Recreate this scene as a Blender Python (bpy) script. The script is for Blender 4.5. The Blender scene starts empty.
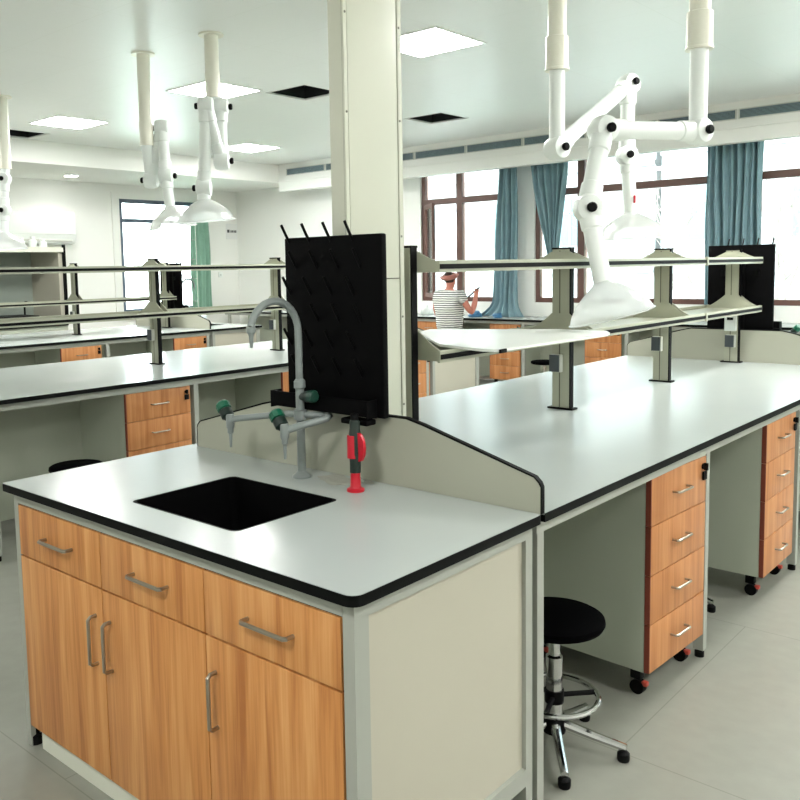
import bpy, bmesh, math, random
from mathutils import Vector, Matrix, Quaternion
random.seed(7)
SC = bpy.context.scene
COL = SC.collection
PI = math.pi
V = Vector

# ------------------------------------------------------------------ materials
def lin(c):
    r = []
    for v in c:
        v /= 255.0
        r.append(v / 12.92 if v <= .04045 else ((v + .055) / 1.055) ** 2.4)
    return (*r, 1)

def mat(name, rgb, rough=.5, metal=0, spec=.5, var=0, vscale=6, bump=0, bscale=60, emit=None, estr=0, coat=0):
    m = bpy.data.materials.new(name); m.use_nodes = True
    nt = m.node_tree; b = nt.nodes['Principled BSDF']
    b.inputs['Base Color'].default_value = lin(rgb)
    b.inputs['Roughness'].default_value = rough
    b.inputs['Metallic'].default_value = metal
    b.inputs['Specular IOR Level'].default_value = spec
    b.inputs['Coat Weight'].default_value = coat
    tc = nt.nodes.new('ShaderNodeTexCoord')
    if var:
        n = nt.nodes.new('ShaderNodeTexNoise'); n.inputs['Scale'].default_value = vscale; n.inputs['Detail'].default_value = 4
        nt.links.new(tc.outputs['Object'], n.inputs['Vector'])
        mx = nt.nodes.new('ShaderNodeMix'); mx.data_type = 'RGBA'
        mx.inputs[6].default_value = lin([max(0, v - var) for v in rgb]); mx.inputs[7].default_value = lin([min(255, v + var) for v in rgb])
        nt.links.new(n.outputs['Fac'], mx.inputs[0]); nt.links.new(mx.outputs[2], b.inputs['Base Color'])
    if bump:
        n2 = nt.nodes.new('ShaderNodeTexNoise'); n2.inputs['Scale'].default_value = bscale; n2.inputs['Detail'].default_value = 3
        nt.links.new(tc.outputs['Object'], n2.inputs['Vector'])
        bp = nt.nodes.new('ShaderNodeBump'); bp.inputs['Strength'].default_value = bump; bp.inputs['Distance'].default_value = .002
        nt.links.new(n2.outputs['Fac'], bp.inputs['Height']); nt.links.new(bp.outputs['Normal'], b.inputs['Normal'])
    if emit:
        b.inputs['Emission Color'].default_value = lin(emit); b.inputs['Emission Strength'].default_value = estr
    return m

def wood(name, dark, mid, light):
    m = mat(name, mid, rough=.42, spec=.4)
    nt = m.node_tree; b = nt.nodes['Principled BSDF']; L = nt.links.new
    tc = nt.nodes.new('ShaderNodeTexCoord')
    oi = nt.nodes.new('ShaderNodeObjectInfo')
    mp = nt.nodes.new('ShaderNodeMapping'); mp.inputs['Scale'].default_value = (26, 26, 1.3)
    ad = nt.nodes.new('ShaderNodeVectorMath'); ad.operation = 'ADD'
    cmb = nt.nodes.new('ShaderNodeCombineXYZ')
    ml = nt.nodes.new('ShaderNodeMath'); ml.operation = 'MULTIPLY'; ml.inputs[1].default_value = 37
    L(oi.outputs['Random'], ml.inputs[0]); L(ml.outputs[0], cmb.inputs[0]); L(ml.outputs[0], cmb.inputs[2])
    L(tc.outputs['Object'], mp.inputs['Vector']); L(mp.outputs[0], ad.inputs[0]); L(cmb.outputs[0], ad.inputs[1])
    n = nt.nodes.new('ShaderNodeTexNoise'); n.inputs['Scale'].default_value = 1; n.inputs['Detail'].default_value = 5; n.inputs['Distortion'].default_value = .6
    L(ad.outputs[0], n.inputs['Vector'])
    mp2 = nt.nodes.new('ShaderNodeMapping'); mp2.inputs['Scale'].default_value = (170, 170, 5)
    L(tc.outputs['Object'], mp2.inputs['Vector'])
    n2 = nt.nodes.new('ShaderNodeTexNoise'); n2.inputs['Scale'].default_value = 1; n2.inputs['Detail'].default_value = 2
    L(mp2.outputs[0], n2.inputs['Vector'])
    mm = nt.nodes.new('ShaderNodeMath'); mm.operation = 'MULTIPLY_ADD'; mm.inputs[1].default_value = .3; mm.inputs[2].default_value = -.15
    L(n2.outputs['Fac'], mm.inputs[0])
    sm = nt.nodes.new('ShaderNodeMath'); sm.operation = 'ADD'; L(n.outputs['Fac'], sm.inputs[0]); L(mm.outputs[0], sm.inputs[1])
    cr = nt.nodes.new('ShaderNodeValToRGB'); e = cr.color_ramp.elements
    e[0].position = .28; e[0].color = lin(dark); e[1].position = .74; e[1].color = lin(light)
    x = e.new(.5); x.color = lin(mid)
    L(sm.outputs[0], cr.inputs[0]); L(cr.outputs[0], b.inputs['Base Color'])
    return m

def clear(name, rgb, alpha=.25, rough=.05, white=None):
    """thin clear sheet: mostly see-through, a little coating and gloss"""
    m = bpy.data.materials.new(name); m.use_nodes = True
    nt = m.node_tree; nt.nodes.remove(nt.nodes['Principled BSDF']); out = nt.nodes['Material Output']; L = nt.links.new
    t = nt.nodes.new('ShaderNodeBsdfTransparent'); t.inputs[0].default_value = lin(rgb)
    g = nt.nodes.new('ShaderNodeBsdfGlossy'); g.inputs['Roughness'].default_value = rough
    f = nt.nodes.new('ShaderNodeFresnel'); f.inputs['IOR'].default_value = 1.45
    mx = nt.nodes.new('ShaderNodeMixShader'); L(f.outputs[0], mx.inputs[0]); L(t.outputs[0], mx.inputs[1]); L(g.outputs[0], mx.inputs[2])
    last = mx
    if white:
        d = nt.nodes.new('ShaderNodeBsdfTranslucent'); d.inputs[0].default_value = lin(white)
        d2 = nt.nodes.new('ShaderNodeBsdfDiffuse'); d2.inputs[0].default_value = lin(white)
        m0 = nt.nodes.new('ShaderNodeMixShader'); m0.inputs[0].default_value = .3; L(d.outputs[0], m0.inputs[1]); L(d2.outputs[0], m0.inputs[2])
        m2 = nt.nodes.new('ShaderNodeMixShader'); m2.inputs[0].default_value = alpha
        L(mx.outputs[0], m2.inputs[1]); L(m0.outputs[0], m2.inputs[2]); last = m2
    L(last.outputs[0], out.inputs[0])
    return m

def lamp(name, rgb, s):
    m = bpy.data.materials.new(name); m.use_nodes = True
    nt = m.node_tree; nt.nodes.remove(nt.nodes['Principled BSDF'])
    e = nt.nodes.new('ShaderNodeEmission'); e.inputs[0].default_value = lin(rgb); e.inputs[1].default_value = s
    nt.links.new(e.outputs[0], nt.nodes['Material Output'].inputs[0])
    return m

M = {}
M['wood'] = wood('warm beech laminate', (172, 108, 56), (203, 140, 80), (220, 164, 106))
M['wood_red'] = wood('reddish beech laminate', (170, 108, 60), (190, 128, 78), (206, 148, 98))
M['edgeband'] = mat('dark red edge banding', (122, 56, 38), .5)
M['top'] = mat('pale grey green worktop laminate', (176, 183, 180), .23, spec=.55, var=3, vscale=2.5)
M['black_edge'] = mat('black core edge', (6, 8, 8), .6, spec=.12)
M['basin'] = mat('black sink resin', (4, 4, 5), .7, spec=.08)
M['panel'] = mat('beige grey laminate panel', (188, 184, 168), .4, var=3, vscale=3)
M['divider'] = mat('grey beige divider laminate', (168, 169, 153), .4, var=3, vscale=3)
M['frame'] = mat('grey painted steel frame', (164, 167, 158), .42)
M['carcass'] = mat('grey green melamine carcass', (176, 182, 166), .45, var=3, vscale=4)
M['plinth'] = mat('pale cream plinth', (218, 220, 205), .45)
M['aluminium'] = mat('beige anodised aluminium', (172, 174, 155), .38, spec=.5)
M['aluminium_line'] = mat('dark groove in post', (96, 98, 84), .5)
M['black_plastic'] = mat('black plastic', (6, 6, 7), .55, spec=.12)
M['board_black'] = mat('matt black polypropylene', (4, 4, 5), .7, spec=.08)
M['socket_grey'] = mat('dark grey socket box', (70, 78, 82), .45)
M['socket_light'] = mat('light grey socket box', (206, 208, 200), .45)
M['chrome'] = mat('chrome', (205, 205, 205), .12, metal=1)
M['nickel'] = mat('brushed nickel handle', (172, 166, 154), .3, metal=1)
M['seat'] = mat('black vinyl seat', (3, 3, 4), .85, spec=.03)
M['faucet'] = mat('grey epoxy coated brass', (133, 141, 139), .35, spec=.5)
M['green_knob'] = mat('dark green knob', (8, 92, 66), .35)
M['knob_dark'] = mat('black green knob collar', (14, 34, 28), .4)
M['green_dark'] = mat('very dark green knob', (8, 58, 44), .4)
M['red'] = mat('red plastic', (190, 18, 40), .35)
M['grip'] = mat('dark green grip', (24, 40, 34), .45)
M['column'] = mat('cream grey powder coated column', (208, 210, 194), .38, var=2, vscale=2)
M['seam'] = mat('dark seam', (120, 122, 108), .5)
M['white_arm'] = mat('white polypropylene tube', (236, 241, 238), .35)
M['cream_arm'] = mat('cream white aluminium tube', (240, 238, 224), .35)
M['hood'] = clear('clear plastic hood', (253, 255, 255), .44, .2, white=(252, 254, 254))
M['sheet'] = mat('white plastic sheet', (240, 243, 238), .3)
M['wall'] = mat('white wall paint', (240, 241, 236), .7, var=2, vscale=1)
M['ceil'] = mat('white metal ceiling panels', (243, 246, 244), .38, spec=.36, var=2, vscale=.8)
M['floor'] = mat('grey green vinyl floor', (140, 141, 131), .38, spec=.4, var=7, vscale=14)
M['grille'] = mat('dark blue grey louvres', (122, 142, 150), .5)
M['grille_dark'] = mat('black duct inside', (12, 16, 18), .8)
M['winframe'] = mat('brown window frame', (104, 74, 66), .4)
M['winframe_blue'] = mat('dark blue grey window frame', (88, 102, 118), .4)
M['glass'] = clear('window glass', (250, 253, 252), .0, .02)
M['curtain'] = mat('blue grey curtain', (124, 154, 163), .75, var=12, vscale=9)
M['curtain_green'] = mat('green curtain', (128, 168, 148), .75, var=10, vscale=9)
M['light'] = lamp('led diffuser', (255, 254, 251), 37)
M['light_rim'] = mat('white lamp rim', (244, 246, 244), .4)
M['skin'] = mat('skin', (198, 128, 110), .55)
M['trousers'] = mat('dark trousers', (58, 62, 70), .8)
M['hat'] = mat('rosy brown hat brim', (176, 118, 106), .7)
M['hat_dark'] = mat('dark brown hat crown', (52, 32, 26), .7)
M['stick'] = mat('dark stick', (50, 36, 34), .5)
M['blue_cloth'] = mat('blue plastic bag', (70, 128, 172), .35)
M['white_plastic'] = mat('white plastic', (235, 240, 236), .4)
M['hood_grey'] = mat('grey fume hood liner', (150, 160, 150), .4)
M['facade'] = mat('pale plaster facade', (132, 134, 134), .8, var=3, vscale=.5)
M['facade_win'] = mat('pale blue facade window', (74, 96, 100), .3)
M['bark'] = mat('grey bark', (104, 98, 92), .8)
M['ground'] = mat('pale paving outside', (196, 200, 196), .9)
M['leaf'] = mat('green leaves', (120, 176, 130), .7, var=20, vscale=2)
M['sign'] = mat('white sign plate', (232, 234, 232), .4)
M['ink'] = mat('dark ink', (70, 76, 78), .6)
M['caster_red'] = mat('red caster brake', (190, 74, 60), .45)
M['bottle'] = mat('white bottle', (214, 226, 232), .3)
M['bottle_cap'] = mat('blue cap', (60, 84, 150), .4)

def striped(name):
    m = mat(name, (230, 232, 228), .85)
    nt = m.node_tree; b = nt.nodes['Principled BSDF']; L = nt.links.new
    tc = nt.nodes.new('ShaderNodeTexCoord'); w = nt.nodes.new('ShaderNodeTexWave'); w.wave_type = 'BANDS'; w.bands_direction = 'Z'
    w.inputs['Scale'].default_value = 12; w.inputs['Distortion'].default_value = 1.2; w.inputs['Detail Scale'].default_value = 2
    L(tc.outputs['Object'], w.inputs['Vector'])
    cr = nt.nodes.new('ShaderNodeValToRGB'); e = cr.color_ramp.elements
    e[0].position = .42; e[0].color = lin((92, 96, 96)); e[1].position = .55; e[1].color = lin((236, 238, 234))
    L(w.outputs['Fac'], cr.inputs[0]); L(cr.outputs[0], b.inputs['Base Color'])
    return m
M['shirt'] = striped('striped shirt cotton')

def floor_seams(m, bw, rh, dk, off=.5):
    nt = m.node_tree; b = nt.nodes['Principled BSDF']; L = nt.links.new
    tc = nt.nodes.new('ShaderNodeTexCoord'); br = nt.nodes.new('ShaderNodeTexBrick')
    br.inputs['Scale'].default_value = 1; br.inputs['Brick Width'].default_value = bw; br.inputs['Row Height'].default_value = rh
    br.inputs['Mortar Size'].default_value = .0022; br.inputs['Mortar Smooth'].default_value = .2; br.offset = off
    br.inputs['Color1'].default_value = (1, 1, 1, 1); br.inputs['Color2'].default_value = (1, 1, 1, 1); br.inputs['Mortar'].default_value = (dk, dk, dk * .98, 1)
    L(tc.outputs['Object'], br.inputs['Vector'])
    src = b.inputs['Base Color'].links[0].from_socket
    mx = nt.nodes.new('ShaderNodeMix'); mx.data_type = 'RGBA'; mx.blend_type = 'MULTIPLY'; mx.inputs[0].default_value = 1
    L(src, mx.inputs[6]); L(br.outputs['Color'], mx.inputs[7]); L(mx.outputs[2], b.inputs['Base Color'])
floor_seams(M['floor'], 2.4, 1.2, .72)
floor_seams(M['ceil'], 1.2, .6, .93, 0)

# ------------------------------------------------------------------ geometry helpers
class MB:
    def __init__(s): s.bm = bmesh.new()
    def box(s, x0, x1, y0, y1, z0, z1, bev=0, mtx=None):
        vs = bmesh.ops.create_cube(s.bm, size=1)['verts']
        for v in vs:
            v.co = V(((x0 + x1) / 2 + v.co.x * (x1 - x0), (y0 + y1) / 2 + v.co.y * (y1 - y0), (z0 + z1) / 2 + v.co.z * (z1 - z0)))
        if bev:
            es = list({e for v in vs for e in v.link_edges})
            r = bmesh.ops.bevel(s.bm, geom=es, offset=bev, segments=2, affect='EDGES', profile=.6)
            vs = list({v for v in r['verts']} | {v for v in vs if v.is_valid})
        if mtx: bmesh.ops.transform(s.bm, matrix=mtx, verts=[v for v in vs if v.is_valid])
        return s
    def tube(s, pts, r, n=12, caps=True, radii=None):
        pts = [V(p) for p in pts]; rings = []
        t0 = (pts[1] - pts[0]).normalized()
        up = V((0, 0, 1)) if abs(t0.z) < .9 else V((1, 0, 0))
        a = t0.cross(up).normalized()
        for i, p in enumerate(pts):
            if i == 0: t = (pts[1] - pts[0]).normalized()
            elif i == len(pts) - 1: t = (pts[-1] - pts[-2]).normalized()
            else: t = ((pts[i + 1] - p).normalized() + (p - pts[i - 1]).normalized()).normalized()
            a = (a - t * a.dot(t)).normalized(); b = t.cross(a)
            rr = radii[i] if radii else r
            rings.append([s.bm.verts.new(p + (a * math.cos(2 * PI * k / n) + b * math.sin(2 * PI * k / n)) * rr) for k in range(n)])
        for q, w in zip(rings, rings[1:]):
            for k in range(n): s.bm.faces.new((q[k], q[(k + 1) % n], w[(k + 1) % n], w[k]))
        if caps:
            s.bm.faces.new(list(reversed(rings[0]))); s.bm.faces.new(rings[-1])
        return s
    def cyl(s, p0, p1, r0, r1=None, n=20):
        return s.tube([p0, p1], r0, n, radii=[r0, r0 if r1 is None else r1])
    def lathe(s, prof, c=(0, 0, 0), n=32, axis=None):
        """prof: list of (radius, height) along axis (default z) from point c"""
        ax = V(axis).normalized() if axis else V((0, 0, 1)); c = V(c)
        u = ax.cross(V((0, 0, 1)) if abs(ax.z) < .9 else V((1, 0, 0))).normalized(); w = ax.cross(u)
        rings = []
        for r, h in prof:
            if r < 1e-6: rings.append([s.bm.verts.new(c + ax * h)])
            else: rings.append([s.bm.verts.new(c + ax * h + (u * math.cos(2 * PI * k / n) + w * math.sin(2 * PI * k / n)) * r) for k in range(n)])
        for q, z in zip(rings, rings[1:]):
            for k in range(n):
                k2 = (k + 1) % n
                if len(q) == 1 and len(z) == 1: continue
                if len(q) == 1: s.bm.faces.new((q[0], z[k2], z[k]))
                elif len(z) == 1: s.bm.faces.new((q[k], q[k2], z[0]))
                else: s.bm.faces.new((q[k], q[k2], z[k2], z[k]))
        if len(rings[0]) > 1: s.bm.faces.new(list(reversed(rings[0])))
        if len(rings[-1]) > 1: s.bm.faces.new(rings[-1])
        return s
    def ball(s, c, r, sx=1, sy=1, sz=1, n=16):
        vs = bmesh.ops.create_uvsphere(s.bm, u_segments=n, v_segments=max(8, n // 2), radius=r)['verts']
        for v in vs: v.co = V((v.co.x * sx, v.co.y * sy, v.co.z * sz)) + V(c)
        return s
    def prism(s, poly, axis, a0, a1, holes=None):
        """extrude 2-D polygon. axis 'x': poly=(y,z); 'y': (x,z); 'z': (x,y)"""
        def p3(p, a): return V((a, p[0], p[1])) if axis == 'x' else V((p[0], a, p[1])) if axis == 'y' else V((p[0], p[1], a))
        A = [s.bm.verts.new(p3(p, a0)) for p in poly]; B = [s.bm.verts.new(p3(p, a1)) for p in poly]
        n = len(poly)
        s.bm.faces.new(A); s.bm.faces.new(list(reversed(B)))
        for i in range(n): s.bm.faces.new((A[i], B[i], B[(i + 1) % n], A[(i + 1) % n]))
        return s
    def band(s, outer, inner, axis, a0, a1, closed=True):
        """ring between two polygons of equal length, extruded"""
        def p3(p, a): return V((a, p[0], p[1])) if axis == 'x' else V((p[0], a, p[1])) if axis == 'y' else V((p[0], p[1], a))
        O0 = [s.bm.verts.new(p3(p, a0)) for p in outer]; O1 = [s.bm.verts.new(p3(p, a1)) for p in outer]
        I0 = [s.bm.verts.new(p3(p, a0)) for p in inner]; I1 = [s.bm.verts.new(p3(p, a1)) for p in inner]
        n = len(outer)
        for i in range(n if closed else n - 1):
            j = (i + 1) % n
            s.bm.faces.new((O0[i], O0[j], I0[j], I0[i])); s.bm.faces.new((O1[i], I1[i], I1[j], O1[j]))
            s.bm.faces.new((O0[i], O1[i], O1[j], O0[j])); s.bm.faces.new((I0[i], I0[j], I1[j], I1[i]))
        if not closed:
            s.bm.faces.new((O0[0], I0[0], I1[0], O1[0])); s.bm.faces.new((O0[-1], O1[-1], I1[-1], I0[-1]))
        return s
    def build(s, name, m, parent=None, smooth=True, ang=35):
        bmesh.ops.recalc_face_normals(s.bm, faces=s.bm.faces[:])
        me = bpy.data.meshes.new(name); s.bm.to_mesh(me); s.bm.free()
        me.materials.append(M[m] if isinstance(m, str) else m)
        if smooth and len(me.polygons):
            me.polygons.foreach_set('use_smooth', [True] * len(me.polygons))
            me.set_sharp_from_angle(angle=math.radians(ang))
        o = bpy.data.objects.new(name, me); COL.objects.link(o)
        if parent: o.parent = parent
        return o

def B(name, m, parent, x0, x1, y0, y1, z0, z1, bev=0):
    return MB().box(x0, x1, y0, y1, z0, z1, bev).build(name, m, parent)

def tag(o, label=None, cat=None, group=None, kind=None):
    if label: o['label'] = label
    if cat: o['category'] = cat
    if group: o['group'] = group
    if kind: o['kind'] = kind
    return o

def thing(name, label, cat, loc=(0, 0, 0), rz=0, group=None):
    o = bpy.data.objects.new(name, None); COL.objects.link(o); o.empty_display_size = .1
    o.location = loc; o.rotation_euler = (0, 0, rz)
    return tag(o, label, cat, group)

def copy_tree(o, parent=None):
    c = o.copy(); COL.objects.link(c)
    if parent: c.parent = parent
    for ch in list(o.children): copy_tree(ch, c)
    return c

def dup(o, loc, rz, label, group=None):
    c = copy_tree(o); c.location = loc; c.rotation_euler = (0, 0, rz); c['label'] = label
    if group: c['group'] = group
    return c

def struct(name, mb, m, parent=None):
    o = mb.build(name, m, parent); o['kind'] = 'structure'; return o

def arc(c, r, a0, a1, n, pl=(0, 1)):
    return [(c[0] + r * math.cos(a0 + (a1 - a0) * i / n), c[1] + r * math.sin(a0 + (a1 - a0) * i / n)) for i in range(n + 1)]

# ------------------------------------------------------------------ dimensions
H = .8646                     # worktop height
CE = 3.1                      # ceiling
XL, XR, YB, YF = -10.2, 3.6, 8.35, -4.2

# ------------------------------------------------------------------ room shell
struct('floor', MB().box(XL - .2, XR + .2, YF - .2, YB + .2, -.12, 0), 'floor')

HATCHES = [(-4.49, 4.36), (-4.49, 6.34), (-8.30, 3.58)]
def ceiling_with_holes():
    hx = sorted(HATCHES); s = .25
    mb = MB(); b = mb.box
    x = XL - .2
    for cx, cy in hx:
        if cx - s > x: b(x, cx - s, YF - .2, YB + .2, CE, CE + .012)
        same = [h for h in hx if abs(h[0] - cx) < .2]
        if (cx, cy) == same[0]:
            xa, xb = cx - s, cx + s
            ys = sorted(h[1] for h in same); y = YF - .2
            for hy in ys:
                b(xa, xb, y, hy - s, CE, CE + .012); y = hy + s
            b(xa, xb, y, YB + .2, CE, CE + .012)
            x = xb
    b(x, XR + .2, YF - .2, YB + .2, CE, CE + .012)
    return mb

struct('ceiling', ceiling_with_holes(), 'ceil')

# window wall with four openings
WZ0, WZ1 = 1.04, 2.95
WIN = [(-6.27, -4.82), (-4.47, -2.05), (-1.86, .55), (.95, 3.2)]
mb = MB(); x = XL - .2
for a, c in WIN:
    mb.box(x, a, YB, YB + .22, 0, CE); x = c
    mb.box(a, c, YB, YB + .22, 0, WZ0); mb.box(a, c, YB, YB + .22, WZ1, CE)
mb.box(x, XR + .2, YB, YB + .22, 0, CE)
struct('wall_back', mb, 'wall')
# left wall with one opening
LW = (6.05, 7.55, .9, 2.62)
mb = MB()
mb.box(XL - .2, XL, YF - .2, LW[0], 0, CE); mb.box(XL - .2, XL, LW[1], YB, 0, CE)
mb.box(XL - .2, XL, LW[0], LW[1], 0, LW[2]); mb.box(XL - .2, XL, LW[0], LW[1], LW[3], CE)
struct('wall_left', mb, 'wall')
struct('wall_right', MB().box(XR, XR + .2, YF - .2, YB, 0, CE), 'wall')
struct('wall_front', MB().box(XL, XR, YF - .2, YF, 0, CE), 'wall')

def window(n, x0, x1, mulls, trans, opened=None):
    r = bpy.data.objects.new('window_%d' % n, None); COL.objects.link(r); r['kind'] = 'structure'
    y0, y1 = YB + .03, YB + .10
    f = MB()
    f.box(x0, x0 + .06, y0, y1, WZ0, WZ1); f.box(x1 - .06, x1, y0, y1, WZ0, WZ1)
    f.box(x0 + .06, x1 - .06, y0, y1, WZ0, WZ0 + .06); f.box(x0 + .06, x1 - .06, y0, y1, WZ1 - .06, WZ1)
    for m in mulls: f.box(m - .045, m + .045, y0 - .004, y1 + .004, WZ0 + .06, WZ1 - .06)
    xs = [x0 + .06] + [v for m in mulls for v in (m - .045, m + .045)] + [x1 - .06]
    spans = [(xs[i], xs[i + 1]) for i in range(0, len(xs), 2)]
    for a, c in spans: f.box(a, c, y0 - .002, y1 + .002, trans - .04, trans + .04)
    o = f.build('window_frame', 'winframe', r); o['kind'] = 'structure'
    for i, (a, c) in enumerate(spans):
        g = MB(); g.box(a, c, y0 + .03, y0 + .036, trans + .04, WZ1 - .06)
        if i != opened: g.box(a, c, y0 + .03, y0 + .036, WZ0 + .06, trans - .04)
        p = g.build('window_pane', 'glass', r); p['kind'] = 'structure'
    if opened is not None:
        a, c = spans[opened]; w = c - a
        s = MB(); T = Matrix.Translation((a, y0, 0)) @ Matrix.Rotation(math.radians(-41), 4, 'Z')
        z0, z1 = WZ0 + .06, trans - .04
        for bx in ((0, .055, z0, z1), (w - .055, w, z0, z1), (.055, w - .055, z0, z0 + .055), (.055, w - .055, z1 - .055, z1)):
            s.box(bx[0], bx[1], -.02, .02, bx[2], bx[3], mtx=T)
        o = s.build('window_sash', 'winframe', r); o['kind'] = 'structure'
        o = MB().box(.055, w - .055, -.003, .003, z0 + .055, z1 - .055, mtx=T).build('window_pane', 'glass', r); o['kind'] = 'structure'
    return r
window(1, *WIN[0], [-5.64], 2.40, 0)
window(2, *WIN[1], [-3.85], 2.40)
window(3, *WIN[2], [-.7], 2.40)
window(4, *WIN[3], [2.1], 2.40)
# left wall window
r = bpy.data.objects.new('window_5', None); COL.objects.link(r); r['kind'] = 'structure'
ya, yb, za, zb = LW
f = MB()
for q in ((ya, ya + .07, za, zb), (yb - .07, yb, za, zb), (ya + .07, yb - .07, za, za + .06), (ya + .07, yb - .07, zb - .06, zb), (ya + .07, yb - .07, 2.27, 2.33)):
    f.box(XL - .05, XL - .004, q[0], q[1], q[2], q[3])
o = f.build('window_frame', 'winframe_blue', r); o['kind'] = 'structure'
g = MB().box(XL - .03, XL - .025, ya + .07, yb - .07, za + .06, zb - .06).build('window_pane', 'glass', r); g['kind'] = 'structure'
f = MB()
for q in ((ya - .12, ya, za - .1, zb + .1), (yb, yb + .12, za - .1, zb + .1), (ya, yb, zb, zb + .1), (ya, yb, za - .1, za)):
    f.box(XL, XL + .03, q[0], q[1], q[2], q[3])
struct('trim_3', f, 'wall')

# bulkheads under the ceiling
GZ0, GZ1 = 2.925, 3.025
struct('trim_1', MB().box(-8.6, XR, 7.85, 7.97, 2.70, CE - .001).box(-8.6, XR, 7.82, 7.85, 2.835, 2.86), 'wall')
struct('trim_2', MB().box(XL, -8.6, YF, YB, 2.83, CE - .001), 'wall')
struct('baseboard_left', MB().box(XL, XL + .015, YF, YB, 0, .1), 'frame')

# linear air grilles in the bulkhead face
gx = -8.42; k = 0
def linear_grille(x0, x1, label):
    t = thing('air_grille', label, 'air grille', (x0, 7.85, GZ0), 0, 'linear air grilles above the windows')
    w = x1 - x0; h = GZ1 - GZ0
    B('backing', 'grille_dark', t, 0, w, -.004, -.001, 0, h)
    f = MB(); f.box(0, w, -.014, -.004, 0, .008); f.box(0, w, -.014, -.004, h - .008, h); f.box(0, .012, -.014, -.004, .008, h - .008); f.box(w - .012, w, -.014, -.004, .008, h - .008)
    f.build('frame', 'socket_light', t)
    s = MB(); n = 7
    for i in range(n):
        z = .014 + (h - .028) * i / (n - 1)
        s.box(.012, w - .012, -.013, -.005, z - .0035, z + .0035, mtx=None)
    s.build('louvres', 'grille', t)
GL = [(-8.42, -7.62), (-7.60, -6.80), (-6.78, -5.98), (-5.96, -5.16), (-5.14, -4.34), (-4.32, -3.52), (-3.50, -2.70), (-2.68, -1.88), (-1.86, -1.06), (-1.04, -.24)]
for i, (a, c) in enumerate(GL):
    linear_grille(a, c, 'dark louvred linear air grille section in the white bulkhead over the windows')

# ceiling lights
LIGHTS = [(-4.96, 3.71, 'bright square ceiling light behind the suspended arm over the middle bench'),
          (-7.26, 3.62, 'bright square ceiling light beside the open hatch near the left bulkhead'),
          (-2.67, 3.79, 'bright square ceiling light just right of the cream column'),
          (-7.48, 6.29, 'bright square ceiling light in the far corner before the window bulkhead'),
          (.2, 3.75, 'square ceiling light above the right aisle'), (-7.3, .9, 'square ceiling light above the left back bench'),
          (2.45, 3.75, 'added unseen ceiling light by the right wall'), (.2, 6.5, 'added unseen ceiling light above the right window'), (2.45, .9, 'added unseen ceiling light by the right wall near the camera'), (.2, -2, 'added unseen ceiling light at the near wall'), (-4.96, -2, 'square ceiling light at the near wall aisle')]  # right-side lamps and the near-wall one are unseen, added to brighten that side
LPROTO = None
for i, (cx, cy, lb) in enumerate(LIGHTS):
    if not LPROTO:
        t = LPROTO = thing('ceiling_light', lb, 'ceiling light', (cx, cy, CE), 0, 'square ceiling lights')
        B('diffuser', 'light', t, -.28, .28, -.28, .28, -.006, -.001)
        MB().band([(-.3, -.3), (.3, -.3), (.3, .3), (-.3, .3)], [(-.28, -.28), (.28, -.28), (.28, .28), (-.28, .28)], 'z', -.009, 0).build('rim', 'light_rim', t)
    else:
        dup(LPROTO, (cx, cy, CE), 0, lb)
t = thing('downlight', 'small round downlight in the lowered strip at the left wall', 'ceiling light', (-9.55, 4.93, 2.83))
MB().lathe([(.085, -.008), (.085, 0)], n=28).build('diffuser', 'light', t)
MB().band(arc((0, 0), .1, 0, 2 * PI * 27 / 28, 27), arc((0, 0), .086, 0, 2 * PI * 27 / 28, 27), 'z', -.01, 0).build('rim', 'light_rim', t)

# open hatches
HL = ['open black ceiling hatch against the left edge of the column', 'open black ceiling hatch right of the column near the windows', 'open black ceiling hatch at the left edge of the ceiling']
for (cx, cy), lb in zip(HATCHES, HL):
    t = thing('ceiling_hatch', lb, 'ceiling hatch', (cx, cy, CE), 0, 'open ceiling hatches')
    s = .25
    w = MB(); w.box(-s - .02, -s, -s - .02, s + .02, .0125, .4); w.box(s, s + .02, -s - .02, s + .02, .0125, .4)
    w.box(-s, s, -s - .02, -s, .0125, .4); w.box(-s, s, s, s + .02, .0125, .4); w.box(-s - .02, s + .02, -s - .02, s + .02, .4, .42)
    w.build('void_box', 'grille_dark', t)
    MB().band([(-s, -s), (s, -s), (s, s), (-s, s)], [(-s + .012, -s + .012), (s - .012, -s + .012), (s - .012, s - .012), (-s + .012, s - .012)], 'z', -.006, .0).build('rim', 'light_rim', t)
    d = MB(); d.tube([(-s + .02, -.05, .2), (s - .02, .1, .22)], .03); d.build('pipe', 'socket_grey', t)

# ------------------------------------------------------------------ sink bench units (local frame: divider at y=0, unit runs to -y)
DEP = .739
def rrect(x0, x1, y0, y1, r, n=5, rl=None):
    p = []; q = rl or r
    for cx, cy, a, k in ((x1 - r, y1 - r, 0, r), (x0 + r, y1 - r, PI / 2, r), (x0 + q, y0 + q, PI, q), (x1 - r, y0 + r, 1.5 * PI, r)):
        p += arc((cx, cy), k, a, a + PI / 2, n)
    return p

SINKH = (-.236, .232, -.610, -.226)      # basin opening, local
def plate_with_hole(mb, x0, x1, y0, y1, hole, z0, z1, rc=.0, r=.025):
    hx0, hx1, hy0, hy1 = hole
    n = 5
    out = rrect(x0, x1, y0, y1, rc if rc else .001, n, .007); inn = rrect(hx0, hx1, hy0, hy1, r, n)
    mb.band(out, inn, 'z', z0, z1)
    return mb

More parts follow.
